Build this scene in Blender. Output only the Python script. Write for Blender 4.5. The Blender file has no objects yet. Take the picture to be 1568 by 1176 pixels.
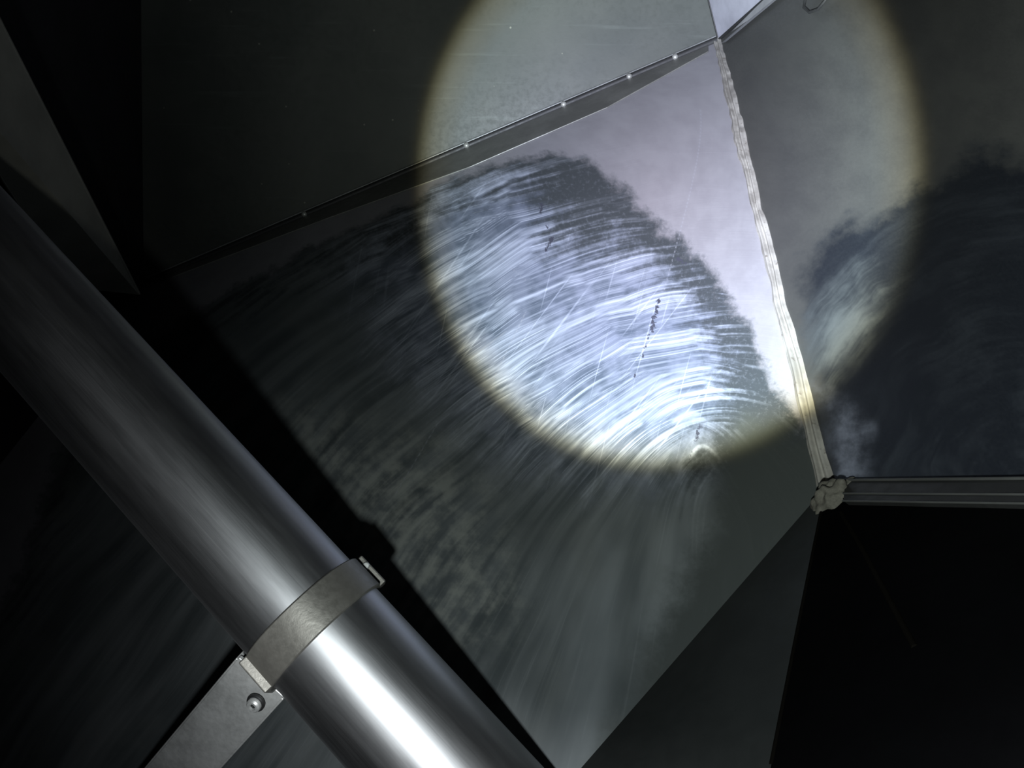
import bpy, bmesh, math, random
import numpy as np
from mathutils import Vector, Matrix
random.seed(4); rng=np.random.default_rng(7)
scn=bpy.context.scene
scn.view_settings.view_transform='Standard'
scn.view_settings.look='None'

# ------------------------------------------------------------------ planes from image coordinates
# The camera stands at (0,0,0.9) looking along +Y and 30 deg down; each
# wall is a plane of the hopper, set by image pixel positions with assumed inverse depths.
K=1045.3
EYE=np.array([0,0,0.9]); s30,c30=.5,math.sqrt(3)/2
def rot(v):
    x,y,z=v; return np.array([x, s30*y-c30*z, c30*y+s30*z])
def at(x,y,w):
    D=1/w; return EYE+rot(((x-784)/K*D,(588-y)/K*D,-D))
def plane(p,q,r):
    A=np.array([[1,p[0],p[1]],[1,q[0],q[1]],[1,r[0],r[1]]],float)
    return np.linalg.solve(A,np.array([p[2],q[2],r[2]]))
PL={}
PL['M']=plane((220,435,.45),(1100,62,.5),(1265,745,1.345))
def wv(k,x,y): return float(PL[k]@np.array([1,x,y]))
PL['R']=plane((1265,745,1.345),(1100,62,.5),(1568,742,1.9))
PL['U']=plane((220,435,.45),(1100,62,.5),(700,0,.5))
PL['L']=plane((220,435,.45),(215,-100,.5035),(-150,900,wv('M',-150,900)))
PL['M2']=plane((1265,745,1.345),(890,1176,wv('M',890,1176)),(1180,1176,2.1))
PL['M3']=plane((1265,745,1.345),(1568,742,1.9),(1180,1176,2.1))
PL['T']=plane((1100,62,.5),(1060,-100,wv('U',1060,-100)),(1320,-125,wv('R',1320,-125)))
def wp(k,x,y): return at(x,y,wv(k,x,y))
def nrm(k):
    a,b,c_=PL[k]; n=np.array([-b*K,c_*K,a+b*784+c_*588]); return rot(n/np.linalg.norm(n))
def lift(k,x,y,h): return wp(k,x,y)+nrm(k)*h

# ------------------------------------------------------------------ node helpers
class NT:
    def __init__(s,name):
        s.mat=bpy.data.materials.new(name); s.mat.use_nodes=True
        s.t=s.mat.node_tree; s.n=s.t.nodes; s.l=s.t.links
        s.b=s.n['Principled BSDF']; s.out=s.n['Material Output']
    def set(s,inp,v):
        i=s.b.inputs[inp]
        if hasattr(v,'is_output'): s.l.new(v,i)
        else: i.default_value=v
    def lk(s,a,i):
        if hasattr(a,'is_output'): s.l.new(a,i)
        else: i.default_value=a
    def m(s,op,a,b=0.0,c=0.0,clamp=False):
        n=s.n.new('ShaderNodeMath'); n.operation=op; n.use_clamp=clamp
        s.lk(a,n.inputs[0]); s.lk(b,n.inputs[1]); s.lk(c,n.inputs[2]); return n.outputs[0]
    def attr(s,name):
        n=s.n.new('ShaderNodeAttribute'); n.attribute_name=name; return n
    def sep(s,v):
        n=s.n.new('ShaderNodeSeparateXYZ'); s.l.new(v,n.inputs[0]); return n.outputs
    def comb(s,x,y,z=0.0):
        n=s.n.new('ShaderNodeCombineXYZ'); s.lk(x,n.inputs[0]); s.lk(y,n.inputs[1]); s.lk(z,n.inputs[2]); return n.outputs[0]
    def noise(s,v,scale,detail=3,rough=.55,dist=0):
        n=s.n.new('ShaderNodeTexNoise'); 
        if v is not None: s.l.new(v,n.inputs['Vector'])
        n.inputs['Scale'].default_value=scale; n.inputs['Detail'].default_value=detail
        n.inputs['Roughness'].default_value=rough; n.inputs['Distortion'].default_value=dist
        return n.outputs['Fac']
    def vor(s,v,scale):
        n=s.n.new('ShaderNodeTexVoronoi'); s.l.new(v,n.inputs['Vector']); n.inputs['Scale'].default_value=scale
        return n.outputs['Distance']
    def ss(s,v,a,b,lo=0.0,hi=1.0):
        n=s.n.new('ShaderNodeMapRange'); n.interpolation_type='SMOOTHSTEP'; s.lk(v,n.inputs[0])
        n.inputs[1].default_value=a; n.inputs[2].default_value=b; n.inputs[3].default_value=lo; n.inputs[4].default_value=hi
        return n.outputs[0]
    def mix(s,f,a,b):
        n=s.n.new('ShaderNodeMix'); n.data_type='RGBA'; s.lk(f,n.inputs[0])
        for v,i in ((a,6),(b,7)):
            if hasattr(v,'is_output'): s.l.new(v,n.inputs[i])
            else: n.inputs[i].default_value=(*v,1)
        return n.outputs[2]
    def fmix(s,f,a,b): return s.m('ADD',s.m('MULTIPLY',a,s.m('SUBTRACT',1.0,f)),s.m('MULTIPLY',b,f))
    def obj(s):
        n=s.n.new('ShaderNodeTexCoord'); return n.outputs['Object']
    def mul(s,v,sc):
        n=s.n.new('ShaderNodeVectorMath'); n.operation='MULTIPLY'; s.l.new(v,n.inputs[0]); n.inputs[1].default_value=sc; return n.outputs[0]
    def bump(s,h,strength=.3,dist=.002):
        n=s.n.new('ShaderNodeBump'); s.l.new(h,n.inputs['Height']); n.inputs['Strength'].default_value=strength
        n.inputs['Distance'].default_value=dist; s.l.new(n.outputs[0],s.b.inputs['Normal'])

def metal(name,col,rough=.5,metallic=.3,var=.25,scale=9,grain=60,bump=.15,spec=.5):
    t=NT(name); o=t.obj()
    a=t.noise(o,scale,5,.6); b=t.noise(o,grain,4,.6)
    f=t.m('ADD',t.ss(a,.3,.7),t.m('MULTIPLY',b,.5)); f=t.m('MULTIPLY',f,.66,clamp=True)
    lo=tuple(c*(1-var) for c in col); hi=tuple(min(1,c*(1+var)) for c in col)
    t.set('Base Color',t.mix(f,lo,hi)); t.set('Metallic',metallic); t.set('Specular IOR Level',spec)
    t.set('Roughness',t.ss(b,.3,.7,rough-.06,rough+.08)); t.bump(b,bump)
    return t.mat

# ------------------------------------------------------------------ mesh helpers
def mesh_obj(name,verts,faces,mat,parent=None,smooth=False,bevel=0):
    me=bpy.data.meshes.new(name); me.from_pydata([tuple(map(float,v)) for v in verts],[],faces); me.update()
    bm=bmesh.new(); bm.from_mesh(me); bmesh.ops.recalc_face_normals(bm,faces=bm.faces); bm.to_mesh(me); bm.free()
    ob=bpy.data.objects.new(name,me); scn.collection.objects.link(ob)
    if mat: me.materials.append(mat)
    if smooth: me.shade_smooth()
    if bevel:
        m=ob.modifiers.new('Bevel','BEVEL'); m.width=bevel; m.segments=3; m.limit_method='ANGLE'
    if parent: ob.parent=parent
    return ob
def hexa(name,q0,q1,mat,parent=None,bevel=.001):
    return mesh_obj(name,list(q0)+list(q1),[(0,1,2,3),(4,7,6,5),(0,4,5,1),(1,5,6,2),(2,6,7,3),(3,7,4,0)],mat,parent,bevel=bevel)
def empty(name,loc=(0,0,0)):
    e=bpy.data.objects.new(name,None); scn.collection.objects.link(e); e.empty_display_size=.05; return e
def frame(a,hint):
    a=np.array(a)/np.linalg.norm(a); r=np.array(hint)-a*np.dot(a,hint); r/=np.linalg.norm(r); return a,r,np.cross(a,r)
def lathe(name,c,axis,prof,mat,parent=None,seg=64,hint=(.3,.5,.8)):
    a,u,v=frame(axis,hint); V=[];F=[]
    for (h,r) in prof:
        for i in range(seg):
            t=2*math.pi*i/seg; V.append(np.array(c)+a*h+(u*math.cos(t)+v*math.sin(t))*r)
    n=len(prof)
    for j in range(n-1):
        for i in range(seg):
            F.append((j*seg+i,j*seg+(i+1)%seg,(j+1)*seg+(i+1)%seg,(j+1)*seg+i))
    F.append(tuple(range(seg))[::-1]); F.append(tuple((n-1)*seg+i for i in range(seg)))
    ob=mesh_obj(name,V,F,mat,parent)
    me=ob.data
    for p in me.polygons: p.use_smooth=len(p.vertices)==4
    m=ob.modifiers.new('es','EDGE_SPLIT'); m.split_angle=math.radians(35)
    return ob

def sdist(P,poly):
    """signed distance (positive inside) of P (N,2) to polygon"""
    poly=np.array(poly,float); d=np.full(len(P),1e9); ins=np.zeros(len(P),bool)
    for i in range(len(poly)):
        a=poly[i]; b=poly[(i+1)%len(poly)]; ab=b-a
        t=np.clip(((P-a)@ab)/(ab@ab),0,1); d=np.minimum(d,np.linalg.norm(P-a-t[:,None]*ab,axis=1))
        c=((a[1]>P[:,1])!=(b[1]>P[:,1]))&(P[:,0]<(b[0]-a[0])*(P[:,1]-a[1])/(b[1]-a[1]+1e-12)+a[0]); ins^=c
    return np.where(ins,d,-d)
def ldist(P,line):
    line=np.array(line,float); d=np.full(len(P),1e9)
    for i in range(len(line)-1):
        a=line[i]; b=line[i+1]; ab=b-a
        t=np.clip(((P-a)@ab)/(ab@ab+1e-9),0,1); d=np.minimum(d,np.linalg.norm(P-a-t[:,None]*ab,axis=1))
    return d

class Panel:
    """a large flat plate with its own wall coordinates (s,t)"""
    def __init__(s,k,origin,hint,sample):
        s.k=k; s.O=wp(k,*origin); s.n=nrm(k); h=np.array(hint,float)
        s.e1=h-s.n*(s.n@h); s.e1/=np.linalg.norm(s.e1); s.e2=np.cross(s.n,s.e1)
        S=np.array([s.st(wp(k,*p)) for p in sample]); T=np.array(sample,float)
        s.C,_,_,_=np.linalg.lstsq(s.basis(S),T,rcond=None)
    def st(s,p): q=np.array(p)-s.O; return np.array([q@s.e1,q@s.e2])
    def basis(s,S): x,y=S[:,0],S[:,1]; return np.stack([np.ones_like(x),x,y,x*x,x*y,y*y,x**3,x*x*y,x*y*y,y**3],1)
    def flow(s,S): return s.basis(S)@s.C
    def build(s,name,poly,cuts,n,mat):
        S=np.array([s.st(wp(s.k,*p)) for p in poly]); lo=S.min(0)-.02; hi=S.max(0)+.02
        gx=np.linspace(lo[0],hi[0],n); gy=np.linspace(lo[1],hi[1],n)
        X,Y=np.meshgrid(gx,gy); V=s.O+X.reshape(-1,1)*s.e1+Y.reshape(-1,1)*s.e2
        idx=np.arange(n*n).reshape(n,n)
        F=np.stack([idx[:-1,:-1],idx[:-1,1:],idx[1:,1:],idx[1:,:-1]],-1).reshape(-1,4)
        me=bpy.data.meshes.new(name); me.from_pydata(V.tolist(),[],F.tolist())
        bm=bmesh.new(); bm.from_mesh(me)
        for co,no in cuts:
            bmesh.ops.bisect_plane(bm,geom=bm.verts[:]+bm.edges[:]+bm.faces[:],plane_co=Vector(co),plane_no=Vector(no),clear_inner=True)
        bm.to_mesh(me); bm.free(); me.materials.append(mat)
        ob=bpy.data.objects.new(name,me); scn.collection.objects.link(ob)
        co=np.zeros(len(me.vertices)*3); me.vertices.foreach_get('co',co); co=co.reshape(-1,3)-s.O
        s.me=me; s.P=s.flow(np.stack([co@s.e1,co@s.e2],1)); return ob
    def put(s,name,a,b,c):
        at_=s.me.attributes.new(name,'FLOAT_VECTOR','POINT')
        at_.data.foreach_set('vector',np.stack([a,b,c],1).astype(np.float32).ravel())
def edgecut(k,p,q,inside):
    a=wp(k,*p); b=wp(k,*q); n=np.cross(nrm(k),b-a); n/=np.linalg.norm(n)
    if (wp(k,*inside)-a)@n<0: n=-n
    return (a,n)

# ------------------------------------------------------------------ floor plate (wiped, dusty steel)
def mat_floor():
    t=NT('floor_dusty_steel'); f=t.attr('flow').outputs['Vector']; g=t.attr('stain_and_reflection').outputs['Vector']
    e3=t.attr('extra').outputs['Vector']; d3=t.attr('dust').outputs['Vector']
    grain=t.noise(f,16,4,.7); blot=t.noise(f,2.8,5,.6); soft=t.noise(f,1.4,3,.5); patch=t.noise(f,1.3,2,.5)
    X,Y,_=t.sep(f)
    nx=t.noise(f,.45,0,.4)
    def family(fx,fy,wa,sd,soften=.10):
        w1=t.m('MULTIPLY',t.m('SUBTRACT',nx,.5),wa)
        x=t.m('ADD',X,t.m('ADD',w1,-fx)); y=t.m('ADD',Y,t.m('ADD',t.m('MULTIPLY',w1,-.7),-fy))
        r=t.m('SQRT',t.m('ADD',t.m('ADD',t.m('MULTIPLY',x,x),t.m('MULTIPLY',y,y)),soften))
        psi=t.m('ADD',r,y); sig=t.m('SUBTRACT',r,y)
        def S(fp,fs,z,d,ro): return t.noise(t.comb(t.m('MULTIPLY',psi,fp),t.m('MULTIPLY',sig,fs),z+sd),1,d,ro)
        return S(14.,.22,0.,3,.6),S(6.5,.24,2.2,3,.55),S(3.0,.20,3.3,2,.5),S(1.3,.3,7.7,2,.5),S(34.,.20,5.1,1,.4)
    A1=family(.20,-.55,.45,0.); A2=family(-.15,-.05,-.6,20.)
    sel=t.ss(patch,.42,.58)
    fine=t.fmix(sel,A1[0],A2[0]); fine2=t.fmix(sel,A1[1],A2[1]); med=A1[2]; wide=A1[3]
    scr=t.fmix(sel,A1[4],A2[4])
    u=t.m('ADD',t.m('MULTIPLY',X,.80),t.m('MULTIPLY',Y,-.60)); v=t.m('ADD',t.m('MULTIPLY',X,.60),t.m('MULTIPLY',Y,.80))
    cross=t.noise(t.comb(t.m('MULTIPLY',u,16.),t.m('MULTIPLY',v,.40),1.7),1,1,.5)
    u2=t.m('ADD',t.m('MULTIPLY',X,.97),t.m('MULTIPLY',Y,-.24)); v2=t.m('ADD',t.m('MULTIPLY',X,.24),t.m('MULTIPLY',Y,.97))
    cross2=t.noise(t.comb(t.m('MULTIPLY',u2,20.),t.m('MULTIPLY',v2,.5),9.7),1,1,.5)
    gd,wd,mk=t.sep(g); ex,ey,ez=t.sep(e3); du,cb,_2=t.sep(d3)
    edge=t.m('ADD',t.m('MULTIPLY',t.m('SUBTRACT',blot,.5),.6),t.m('MULTIPLY',t.m('SUBTRACT',grain,.5),.25))
    gm=t.ss(t.m('ADD',gd,edge),-.07,.17)
    wm=t.ss(t.m('ADD',wd,t.m('ADD',t.m('MULTIPLY',edge,1.6),t.m('MULTIPLY',t.m('SUBTRACT',fine2,.5),1.8))),-.25,.5)
    clean=t.mix(t.ss(blot,.3,.7),(.235,.228,.244),(.27,.264,.280))
    dk0=t.m('ADD',t.m('MULTIPLY',t.ss(grain,.50,.75),.40),t.m('MULTIPLY',t.ss(fine2,.5,.72),.50))
    dark=t.mix(dk0,(.046,.052,.057),(.17,.185,.21))
    st=t.m('ADD',t.m('ADD',t.m('MULTIPLY',fine,.36),t.m('MULTIPLY',med,.22)),t.m('ADD',t.m('MULTIPLY',fine2,.30),t.m('MULTIPLY',wide,.16)))
    sm=t.m('MULTIPLY',t.ss(st,.44,.68),.85)
    sm=t.m('ADD',sm,t.m('MULTIPLY',t.ss(scr,.57,.72),.42),clamp=True)
    sm=t.m('ADD',sm,t.m('MULTIPLY',t.ss(cross,.66,.78),.30),clamp=True)
    sm=t.m('ADD',sm,t.m('MULTIPLY',t.ss(cross2,.68,.78),.25),clamp=True)
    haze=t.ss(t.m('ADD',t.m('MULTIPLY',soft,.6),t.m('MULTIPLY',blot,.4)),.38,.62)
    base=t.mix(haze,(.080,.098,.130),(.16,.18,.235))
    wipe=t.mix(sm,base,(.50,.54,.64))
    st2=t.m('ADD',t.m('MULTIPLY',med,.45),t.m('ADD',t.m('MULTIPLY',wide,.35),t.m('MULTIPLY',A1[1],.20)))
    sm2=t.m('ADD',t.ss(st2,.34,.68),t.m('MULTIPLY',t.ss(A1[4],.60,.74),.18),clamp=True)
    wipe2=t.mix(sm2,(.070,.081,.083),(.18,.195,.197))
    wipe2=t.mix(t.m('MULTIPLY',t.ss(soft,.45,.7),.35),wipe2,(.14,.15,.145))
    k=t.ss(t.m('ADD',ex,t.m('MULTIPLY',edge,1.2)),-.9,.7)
    wipe=t.mix(k,wipe2,wipe)  # wipe marks get a lighter, bluer colour inside the torch spot
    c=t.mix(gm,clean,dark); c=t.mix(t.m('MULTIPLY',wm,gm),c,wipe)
    c=t.mix(t.m('MULTIPLY',t.ss(cb,-.1,.25),.30),c,(.22,.24,.25))  # crease highlight painted as a lighter band, plate stays flat
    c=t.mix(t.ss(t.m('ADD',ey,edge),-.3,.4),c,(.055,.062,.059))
    dm=t.m('MULTIPLY',t.ss(t.m('ADD',du,t.m('MULTIPLY',edge,1.2)),-.9,.5),t.ss(t.m('ADD',t.m('MULTIPLY',blot,.6),t.m('MULTIPLY',A1[1],.4)),.40,.62))
    c=t.mix(t.m('MULTIPLY',dm,.65),c,(.36,.37,.33))
    mkm=t.ss(t.m('ADD',mk,t.m('MULTIPLY',t.m('SUBTRACT',grain,.5),.42)),.0,.04)
    c=t.mix(mkm,c,(.05,.052,.07))
    c=t.mix(t.m('MULTIPLY',t.ss(ez,-.02,.02),.5),c,(.33,.34,.38))
    t.set('Base Color',c); t.set('Metallic',.05)
    t.set('Roughness',t.ss(sm,0,1,.55,.65)); t.bump(t.m('ADD',sm,t.m('MULTIPLY',grain,.5)),.06,.0015)
    return t.mat
sample=[(x,y) for x in range(250,1250,50) for y in range(250,1150,50) if wv('M',x,y)>.42 and y>435-(x-220)*.42]
FM=Panel('M',(1090,650),(1,0,0),sample)
inside=(800,600)
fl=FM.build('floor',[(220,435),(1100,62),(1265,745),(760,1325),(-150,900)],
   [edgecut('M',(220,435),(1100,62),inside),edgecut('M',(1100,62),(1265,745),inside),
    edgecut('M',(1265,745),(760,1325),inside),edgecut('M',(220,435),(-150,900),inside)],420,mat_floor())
P=FM.P
FM.put('flow',(P[:,0]-1090)/100,(650-P[:,1])/100,0*P[:,0])
stain_and_reflection=[(150,600),(300,485),(450,398),(560,345),(650,296),(700,268),(780,243),(870,234),(915,258),(960,290),(1010,340),(1050,362),(1100,410),(1125,455),(1165,500),(1200,600),(1300,760),(900,1500),(-200,1300)]
wiped=[(100,700),(300,520),(480,400),(620,345),(700,292),(770,274),(822,288),(840,305),(834,340),(846,362),(900,360),(960,366),(1015,395),(1060,430),(1092,480),(1120,550),(1130,600),(1120,645),(1095,665),(1085,720),(1130,800),(1150,900),(950,1400),(-200,1300)]
torch_spot_zone=[(560,420),(640,300),(760,240),(900,280),(1120,420),(1180,600),(1100,700),(1000,725),(900,715),(800,690),(700,610),(600,520)]  # outline of the torch spot, its brightness painted into the wipe marks
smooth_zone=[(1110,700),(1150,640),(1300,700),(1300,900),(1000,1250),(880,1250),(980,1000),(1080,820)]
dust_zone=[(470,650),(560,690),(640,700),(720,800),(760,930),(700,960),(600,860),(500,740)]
crease_highlight=[(925,830),(965,850),(950,1000),(900,1190),(840,1190),(860,1050)]
dots=[[(1010,453),(1006,475)],[(1004,480),(1001,500)],[(997,508),(995,514)],[(992,524),(991,530)],[(989,540),(988,543)],[(977,570),(975,582)],
      [(826,318),(822,330)],[(830,345),(836,352)],[(840,362),(828,382)],[(1080,655),(1072,680)],[(1064,700),(1062,710)],[(1036,388),(1050,396)]]
wd_=[3.5,4,2.5,2,2,1.5,2.5,2,2.5,3,2,2.5]
dk=np.maximum.reduce([w-ldist(P,l) for w,l in zip(wd_,dots)])
scratch_and_crease=[[(745,385),(800,425)],[(855,5),(895,75)],[(690,560),(770,500)],[(740,600),(800,470)],[(600,760),(668,640)],[(655,545),(760,630)],[(1078,180),(1045,320),(1016,445)]]  # last stroke is the light line of a crease, painted on
sc=np.maximum.reduce([.9-ldist(P,l) for l in scratch_and_crease])
FM.put('stain_and_reflection',sdist(P,stain_and_reflection)/100,sdist(P,wiped)/100,np.clip(dk,-40,40)/100*2)
FM.put('extra',sdist(P,torch_spot_zone)/100,sdist(P,smooth_zone)/100,np.clip(sc,-20,20)/40)
FM.put('dust',sdist(P,dust_zone)/100,sdist(P,crease_highlight)/100,0*P[:,0])

# ------------------------------------------------------------------ right wall
def mat_right():
    t=NT('wall_right_smear_reflection'); f=t.attr('flow').outputs['Vector']; g=t.attr('stain_and_reflection').outputs['Vector']
    x,y,_=t.sep(f); w=t.noise(f,.9,2,.5)
    x2=t.m('ADD',x,t.m('MULTIPLY',w,.9)); 
    r=t.m('SQRT',t.m('ADD',t.m('MULTIPLY',x2,x2),t.m('MULTIPLY',y,y))); an=t.m('ARCTAN2',y,x2)
    fine=t.noise(t.comb(t.m('MULTIPLY',r,9.),t.m('MULTIPLY',an,1.5)),1,4,.6)
    med=t.noise(t.comb(t.m('MULTIPLY',r,1.7),t.m('MULTIPLY',an,2.2),4.),1,4,.6)
    grain=t.noise(f,20,4,.7); blot=t.noise(f,1.8,5,.62)
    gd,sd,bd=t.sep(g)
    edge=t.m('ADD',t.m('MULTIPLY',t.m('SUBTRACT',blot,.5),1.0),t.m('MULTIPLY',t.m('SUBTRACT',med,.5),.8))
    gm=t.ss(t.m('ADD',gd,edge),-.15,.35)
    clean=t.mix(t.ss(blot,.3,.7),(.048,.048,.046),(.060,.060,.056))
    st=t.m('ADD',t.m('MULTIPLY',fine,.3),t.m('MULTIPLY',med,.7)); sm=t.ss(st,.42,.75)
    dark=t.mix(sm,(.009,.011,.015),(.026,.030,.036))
    c=t.mix(gm,clean,dark)  # dark area paints the mirrored floor stain into the wall colour
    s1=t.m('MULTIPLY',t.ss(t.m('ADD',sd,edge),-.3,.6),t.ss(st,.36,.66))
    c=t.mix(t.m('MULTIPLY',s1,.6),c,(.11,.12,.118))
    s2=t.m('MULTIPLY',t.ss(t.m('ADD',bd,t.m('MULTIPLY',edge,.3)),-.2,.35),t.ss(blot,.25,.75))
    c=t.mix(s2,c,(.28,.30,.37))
    t.set('Base Color',c); t.set('Metallic',.1); t.set('Roughness',t.ss(grain,.3,.7,.42,.54)); t.bump(grain,.08,.001)
    return t.mat
sR=[(x,y) for x in range(1130,1700,40) for y in range(-80,740,40) if y>62+(x-1100)*-1.2 and x>1100+(y-62)*.24]
FR=Panel('R',(1265,745),(0,-1,0),sR)
ins=(1400,400)
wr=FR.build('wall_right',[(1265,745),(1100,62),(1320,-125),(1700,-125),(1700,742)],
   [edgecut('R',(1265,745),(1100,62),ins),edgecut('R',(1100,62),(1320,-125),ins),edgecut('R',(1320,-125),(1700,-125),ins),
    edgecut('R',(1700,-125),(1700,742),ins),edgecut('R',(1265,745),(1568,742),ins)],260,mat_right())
P=FR.P
FR.put('flow',(P[:,0]-1640)/100,(760-P[:,1])/100,0*P[:,0])
FR.put('stain_and_reflection',sdist(P,[(1200,410),(1240,362),(1300,325),(1400,285),(1470,235),(1500,222),(1568,235),(1760,250),(1760,800),(1250,800),(1240,640),(1225,520)])/100,  # outline of the painted reflection of the floor stain
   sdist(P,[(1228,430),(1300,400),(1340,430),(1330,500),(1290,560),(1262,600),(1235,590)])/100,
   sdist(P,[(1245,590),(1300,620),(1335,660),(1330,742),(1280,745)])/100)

# ------------------------------------------------------------------ plain plates
def plate(name,k,pts,mat): return mesh_obj(name,[wp(k,*p) for p in pts],[tuple(range(len(pts)))],mat)
def mat_back():
    t=NT('wall_back_dull_steel'); o=t.obj(); a=t.noise(o,2.5,5,.6); b=t.noise(o,70,4,.65)
    d=t.vor(o,14); spots=t.m('MULTIPLY',t.ss(d,.05,.025),.8)
    d2=t.noise(t.mul(o,(3,3,60)),1,3,.6)
    c=t.mix(t.ss(a,.3,.7),(.038,.042,.037),(.057,.060,.052)); c=t.mix(t.m('MULTIPLY',t.ss(d2,.6,.75),.3),c,(.09,.10,.09)); c=t.mix(spots,c,(.2,.2,.16))
    t.set('Base Color',c); t.set('Metallic',.2); t.set('Roughness',t.ss(b,.3,.7,.45,.6)); t.bump(b,.1,.001); return t.mat
plate('wall_back','U',[(220,435),(1100,62),(1060,-100),(215,-100)],mat_back())
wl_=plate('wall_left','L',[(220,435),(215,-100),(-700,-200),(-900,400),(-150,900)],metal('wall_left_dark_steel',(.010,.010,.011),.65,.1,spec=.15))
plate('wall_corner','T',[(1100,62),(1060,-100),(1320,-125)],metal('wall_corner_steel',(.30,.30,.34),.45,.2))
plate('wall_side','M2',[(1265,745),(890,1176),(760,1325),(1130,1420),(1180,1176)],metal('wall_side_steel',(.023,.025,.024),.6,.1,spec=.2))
plate('wall_front','M3',[(1265,745),(1180,1176),(1130,1420),(1760,1300),(1700,742)],metal('wall_front_recess_dark',(.002,.002,.0022),.9,0,spec=.0))  # near-black colour stands in for the darkness of a recess

# ------------------------------------------------------------------ rim strip + joint between floor and back wall
steel=metal('worn_steel',(.20,.205,.20),.45,.5)
black=metal('black_gasket',(.012,.012,.012),.6,0)
bright=metal('bright_rivet_steel',(.6,.6,.58),.3,.6)
rivm=metal('rivet_steel',(.26,.26,.24),.4,.4)
tr=empty('trim_1')
def strip(name,k,top,bot,h,mat,parent,bevel=.0015):
    V=[lift(k,*p,.0003) for p in top]+[lift(k,*p,.0003) for p in bot]+[lift(k,*p,h) for p in top]+[lift(k,*p,h) for p in bot]
    n=len(top);F=[]
    for i in range(n-1):
        F+=[(i,i+1,n+i+1,n+i),(2*n+i,3*n+i,3*n+i+1,2*n+i+1),(i,2*n+i,2*n+i+1,i+1),(n+i,n+i+1,3*n+i+1,3*n+i)]
    F+=[(0,n,3*n,2*n),(n-1,3*n-1,4*n-1,2*n-1)]
    return mesh_obj(name,V,F,mat,parent,bevel=bevel)
lin=lambda x:435-(x-220)*373/880
strip('flange','M',[(x,lin(x)+3) for x in (235,500,720,930,1085)],[(235,lin(235)+8),(500,lin(500)+20),(720,lin(720)+34),(930,lin(930)+32),(1085,lin(1085)+12)],.004,metal('flange_steel',(.13,.13,.12),.45,.3),tr)
def rod(name,pts,r,mat,parent,seg=12):
    cu=bpy.data.curves.new(name,'CURVE'); cu.dimensions='3D'; cu.bevel_depth=r; cu.bevel_resolution=4; cu.use_fill_caps=True
    sp=cu.splines.new('POLY'); sp.points.add(len(pts)-1)
    for q,p in zip(sp.points,pts): q.co=(*map(float,p),1)
    ob=bpy.data.objects.new(name,cu); scn.collection.objects.link(ob); cu.materials.append(mat)
    if parent: ob.parent=parent
    return ob
nb=(nrm('M')+nrm('U')); nb/=np.linalg.norm(nb)
rod('joint_groove',[wp('U',x,lin(x))+nb*.004 for x in (224,1098)],.010,black,tr)
rod('joint_bead',[lift('U',x,lin(x)-7,.002) for x in (226,1096)],.0045,steel,tr)
for i,(x,y) in enumerate([(715,227),(863,160),(963,116),(1033,85),(468,338)]):
    lathe('rivet_%d'%(i+1),lift('U',x,lin(x)-1,.006),nb,[(0,.009),(.006,.009),(.010,.0065),(.012,.002)],rivm,tr,seg=20)

# corner angle bar running up from the far corner (between wall_corner and wall_right)
t2=empty('trim_2')
hexa('angle_bar',[lift('T',1106,66,.001),lift('R',1112,62,.001),lift('R',1335,-125,.001),lift('T',1300,-124,.001)],
     [lift('T',1104,66,.006),lift('R',1114,66,.006),lift('R',1340,-118,.008),lift('T',1296,-124,.008)],metal('angle_bar_steel',(.35,.35,.36),.4,.4),t2)
rod('seam_line',[wp('T',1100,62)+nrm('T')*.003,wp('T',1310,-122)+nrm('T')*.006],.004,black,t2)
rod('seam_line_back',[wp('U',1100,62)+nrm('U')*.002,wp('U',1060,-100)+nrm('U')*.002],.003,black,t2)

# ------------------------------------------------------------------ sealant bead along the floor / right wall seam
def mat_seal():
    t=NT('sealant_tan'); o=t.obj(); a=t.noise(o,18,4,.6); b=t.noise(o,90,3,.6)
    c=t.mix(t.ss(a,.35,.7),(.22,.207,.185),(.38,.365,.33)); c=t.mix(t.m('MULTIPLY',t.ss(b,.60,.72),.7),c,(.12,.10,.085))
    t.set('Base Color',c); t.set('Roughness',.75); t.set('Specular IOR Level',.25); t.bump(b,.15,.001); return t.mat
seal=mat_seal(); se=empty('sealant_bead')
def bead(name,p0,p1,na,nbv,width,parent,n=260,m=19,wfun=None,seed=1,bow=0):
    r=np.random.default_rng(seed); ax=(p1-p0)/np.linalg.norm(p1-p0); L=np.linalg.norm(p1-p0)
    nm=na+nbv; nm/=np.linalg.norm(nm); side=np.cross(ax,nm)
    da=np.cross(na,ax); db=np.cross(nbv,ax)
    if da@side<0: da=-da
    if db@side>0: db=-db
    def sm(k):
        z=r.normal(size=n+k); z=np.convolve(z,np.hanning(k+2)[1:-1],'same')[:n]; return z/z.std()
    e1,e2,hh,h2,wob=sm(21),sm(19),sm(25),sm(21),sm(80)
    V=[];F=[]
    for i in range(n):
        s=i/(n-1); wd=width*(wfun(s) if wfun else 1)
        for j in range(m):
            q=-1+2*j/(m-1)
            ww=wd*(.5+.045*(e1[i] if q>0 else e2[i]))
            base=(da*q if q>0 else db*(-q))*ww
            h=wd*((.25+.025*hh[i])*math.exp(-((q-.38)/.27)**2)+(.20+.03*h2[i])*math.exp(-((q+.40)/.25)**2)+.10*(1-q*q))
            V.append(p0+ax*L*s+side*.0016*wob[i]+base+nm*(h-.002*(abs(q)==1)))
    for i in range(n-1):
        for j in range(m-1): F.append((i*m+j,i*m+j+1,(i+1)*m+j+1,(i+1)*m+j))
    return mesh_obj(name,V,F,seal,parent,smooth=True)
A=wp('M',1100,62); Cc=wp('M',1265,745)
bead('seam_bead',A,Cc,nrm('M'),nrm('R'),.031,se,n=420,wfun=lambda s:.80+.25*math.exp(-((s-.35)/.2)**2)-.08*s)
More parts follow.
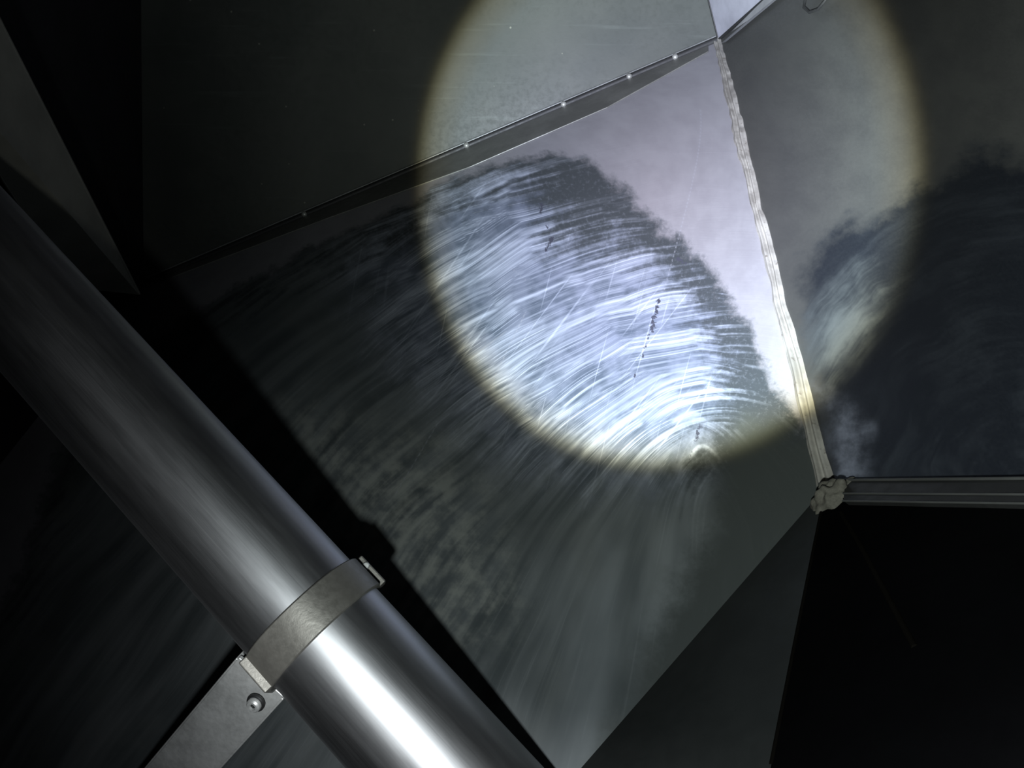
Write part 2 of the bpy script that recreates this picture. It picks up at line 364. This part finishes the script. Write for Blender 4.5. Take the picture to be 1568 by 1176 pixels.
bm=bmesh.new(); bmesh.ops.create_icosphere(bm,subdivisions=5,radius=1)
from mathutils import noise as mn
for v in bm.verts:
    d=v.co.copy(); v.co=d*(1+.30*mn.noise(d*2.0)+.14*mn.noise(d*4))
me=bpy.data.meshes.new('seam_lump'); bm.to_mesh(me); bm.free(); me.shade_smooth()
dim=metal('old_sealant_brown',(.09,.085,.07),.8,0,bump=.05,spec=.2); me.materials.append(dim)
lp=bpy.data.objects.new('seam_lump',me); scn.collection.objects.link(lp); lp.parent=se
lp.location=at(1281,768,1.40); lp.scale=(.022,.018,.028)
dim2=metal('seam_dark_brown',(.004,.0036,.003),.95,0,spec=.0)  # very dark brown for the faint strips below the corner
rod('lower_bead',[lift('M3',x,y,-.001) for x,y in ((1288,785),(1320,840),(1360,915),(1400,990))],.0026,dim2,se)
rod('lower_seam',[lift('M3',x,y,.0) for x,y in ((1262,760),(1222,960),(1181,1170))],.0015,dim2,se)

# ------------------------------------------------------------------ ledge below the right wall
le=empty('trim_3')
ldm=metal('ledge_steel',(.020,.020,.019),.5,.2,spec=.3)
V0=[at(1300,741,wv('R',1300,741)),at(1700,740,wv('R',1700,740)),at(1700,783,wv('M3',1700,783)),at(1300,774,wv('M3',1300,774))]
nn=nrm('R')+nrm('M3'); nn/=np.linalg.norm(nn)
hexa('ledge_bar',V0,[v+nn*h for v,h in zip(V0,(.006,.006,.008,.008))],ldm,le,.001)
lst=metal('ledge_lip_steel',(.06,.06,.056),.5,.3)
rod('ledge_lip',[V0[0]+nn*.007,V0[1]+nn*.007],.0014,lst,le)
rod('ledge_lower_lip',[V0[3]+nn*.008,V0[2]+nn*.008],.0010,lst,le)
Vm=[(V0[0]*.35+V0[3]*.65)+nn*.0075,(V0[1]*.35+V0[2]*.65)+nn*.0075]
rod('ledge_rib',Vm,.0012,lst,le)

# ------------------------------------------------------------------ beam on the left wall
be=empty('support_beam')
bmf=metal('beam_grey_paint',(.070,.068,.054),.6,.05,spec=.2)
hexa('beam_body',[at(216,452,.72),at(-160,-290,1.45),at(-160,20,1.45),at(105,440,.80)],
     [at(216,450,.46),at(-160,-290,.85),at(-165,20,.85),at(110,440,.545)],bmf,be,.004)

# ------------------------------------------------------------------ pipe with clamp
pc=at(483,953,1.67); p2=at(110,540,1.52); ax=(pc-p2)/np.linalg.norm(pc-p2)
LN=nrm('L'); LP=wp('L',220,435); tt=((LP-pc)@LN)/(ax@LN); pt=pc+ax*tt
R=.0562
L0=tt; L1=.42
def mat_pipe():
    t=NT('pipe_brushed_steel'); g=t.attr('pax').outputs['Vector']
    a=t.noise(t.mul(g,(5,120,1)),1,3,.6); b=t.noise(t.mul(g,(10,5,1)),1,4,.6)
    t.set('Base Color',t.mix(t.ss(b,.3,.7),(.35,.35,.355),(.42,.42,.425))); t.set('Metallic',1.0)
    t.set('Roughness',t.m('ADD',t.ss(a,.3,.7,.40,.44),t.ss(b,.3,.7,-.015,.02))); return t.mat
pp=empty('steel_pipe'); mp=mat_pipe()
prof=[(L0-.03,R*.9),(L0-.03,R)]+[(L0-.03+(L1-L0+.03)*i/60,R) for i in range(1,61)]+[(L1,R*.93),(L1-.05,R*.93)]
tube=lathe('tube',pc,ax,prof,mp,pp,seg=128)
me=tube.data; n=len(me.vertices); co=np.zeros(n*3); me.vertices.foreach_get('co',co); co=co.reshape(-1,3)-pc
a_,u_,v_=frame(ax,(.3,.5,.8))
at_=me.attributes.new('pax','FLOAT_VECTOR','POINT')
at_.data.foreach_set('vector',np.stack([co@ax,np.abs(np.arctan2(co@u_,co@v_)),0*co[:,0]],1).astype(np.float32).ravel())
lathe('wall_socket',pt,ax,[(-.03,R+.012),(.02,R+.012),(.026,R+.009),(.026,R+.0005)],metal('socket_steel',(.07,.07,.07),.5,.5),pp,seg=96)

cl=empty('pipe_clamp'); cm=metal('clamp_cast_steel',(.20,.19,.168),.45,.6,scale=20,grain=180,bump=.12,var=.15)
ov=EYE-pc; ov=ov-ax*(ov@ax); ov/=np.linalg.norm(ov); sd=np.cross(ax,ov)
if sd@rot((1,0,0))<0: sd=-sd
w2=.0165
lathe('band',pc,ax,[(-w2,R+.0003),(-w2,R+.0035),(-w2+.001,R+.0045),(w2-.001,R+.0045),(w2,R+.0035),(w2,R+.0003)],cm,cl,seg=128)
def lbox(name,c,hs,mat,parent,axes,bevel=.0012):
    X,Y,Z=axes; cs=[(-1,-1),(1,-1),(1,1),(-1,1)]
    q0=[c+X*hs[0]*i+Y*hs[1]*j-Z*hs[2] for i,j in cs]; q1=[c+X*hs[0]*i+Y*hs[1]*j+Z*hs[2] for i,j in cs]
    return hexa(name,q0,q1,mat,parent,bevel)
axs=(ax,sd,ov)
lbox('lug_inner',pc+sd*(R+.005)-ov*.012,(w2,.006,.008),cm,cl,axs)
lbox('lug_outer',pc-sd*(R+.000)+ov*.002,(w2,.0065,.022),cm,cl,axs)
lathe('lug_bolt',pc+sd*(R+.007)-ov*.004-ax*.006,ov,[(0,.0034),(.003,.0034),(.004,.0025)],bright,cl,seg=24)
# strap that carries the clamp down to the floor plate
s0=at(392,1046,1.66); s1=wp('M',145,1330)
sx=(s1-s0)/np.linalg.norm(s1-s0); sz=EYE-s0; sz=sz-sx*(sz@sx); sz/=np.linalg.norm(sz); sy=np.cross(sz,sx)
sm_=metal('strap_steel',(.62,.62,.60),.42,.5,scale=25,grain=200)
Ls=np.linalg.norm(s1-s0)
lbox('strap_plate',s0+sx*(Ls/2-.004)-sz*.003,(Ls/2+.004,.0262,.002),sm_,cl,(sx,sy,sz),.0008)
for sg in (1,-1):
    lbox('strap_fold_%d'%(1 if sg>0 else 2),s0+sx*(Ls/2-.002)+sy*sg*.0262-sz*.008,(Ls/2+.002,.0016,.006),sm_,cl,(sx,sy,sz),.0008)
scw=at(391,1077,1.66)+sz*.001
lathe('screw_washer',scw-sz*.003,sz,[(0,.0085),(.0022,.0085),(.003,.0078)],black,cl,seg=40)
lathe('screw_head',scw,sz,[(0,.0066),(.003,.0064),(.0045,.005),(.0045,.0032),(.0018,.003)],sm_,cl,seg=40)
lathe('screw_socket',scw+sz*.0018,sz,[(0,.003),(.0004,.003)],black,cl,seg=6)

# hanging wire loop at the upper right
wl=empty('wire_loop')
pts=[(1262,-60),(1250,-20),(1240,0),(1236,14),(1243,21),(1256,16),(1268,4),(1280,-12),(1290,-50)]
rod('wire',[lift('R',x,y,.008+.003*math.sin(i)) for i,(x,y) in enumerate(pts)],.0028,black,wl)

# ------------------------------------------------------------------ torch
tl=bpy.data.lights.new('torch_beam','SPOT'); tl.energy=490; tl.spot_size=math.radians(175); tl.spot_blend=.05; tl.shadow_soft_size=.010
tl.use_nodes=True; t=tl.node_tree; em=t.nodes['Emission']
def N(tp,**k):
    n=t.nodes.new(tp)
    for a,b in k.items(): setattr(n,a,b)
    return n
def M(op,a,b=0.0,c=0.0):
    n=N('ShaderNodeMath',operation=op)
    for i,v in enumerate((a,b,c)):
        if hasattr(v,'is_output'): t.links.new(v,n.inputs[i])
        else: n.inputs[i].default_value=v
    return n.outputs[0]
tc=N('ShaderNodeTexCoord'); sp=N('ShaderNodeSeparateXYZ'); t.links.new(tc.outputs['Normal'],sp.inputs[0])
ang=M('DIVIDE',M('ARCCOSINE',M('ABSOLUTE',sp.outputs[2])),math.pi/2)
cr=N('ShaderNodeValToRGB'); t.links.new(ang,cr.inputs[0]); t.links.new(cr.outputs[0],em.inputs['Color'])
# gradient added to even out brightness: stronger upper right, far left spill cut
e1=M('MULTIPLY',sp.outputs[1],1.9)
e2=M('MULTIPLY_ADD',sp.outputs[0],.35,e1)
e3=M('MULTIPLY_ADD',M('MINIMUM',M('ADD',sp.outputs[0],.45),0.0),6.0,e2)
t.links.new(M('EXPONENT',e3),em.inputs['Strength'])
stops=[(0,(.84,.84,1)),(.11,(.78,.84,1)),(.176,(.72,.82,.88)),(.197,(.66,.68,.59)),(.205,(.36,.34,.22)),(.2105,(.10,.095,.065)),(.216,(.052,.057,.054)),(.33,(.052,.058,.058)),(.41,(.056,.062,.063)),(.475,(.120,.127,.131)),(.52,(.075,.08,.083)),(.60,(.052,.055,.058)),(.72,(.006,.006,.007)),(.85,(.001,.001,.001))]
e=cr.color_ramp.elements
e[0].position=stops[0][0]; e[0].color=(*stops[0][1],1); e[1].position=stops[-1][0]; e[1].color=(*stops[-1][1],1)
for p_,c_ in stops[1:-1]:
    k=e.new(p_); k.color=(*c_,1)
lo=bpy.data.objects.new('torch_beam',tl); scn.collection.objects.link(lo)
lpos=EYE+rot((-.035,-.095,0)); lo.location=lpos
tgt=wp('M',998,303)
lo.rotation_euler=(Vector(tgt)-Vector(lpos)).to_track_quat('-Z','Y').to_euler()

wd=bpy.data.worlds.new('World'); scn.world=wd; wd.use_nodes=True
wd.node_tree.nodes['Background'].inputs[0].default_value=(.6,.7,.8,1); wd.node_tree.nodes['Background'].inputs[1].default_value=.0005

cd=bpy.data.cameras.new('Camera'); cd.lens=24; cd.sensor_width=36; cd.clip_start=.01
co_=bpy.data.objects.new('Camera',cd); scn.collection.objects.link(co_); co_.location=tuple(EYE); co_.rotation_euler=(math.radians(60),0,0)
scn.camera=co_
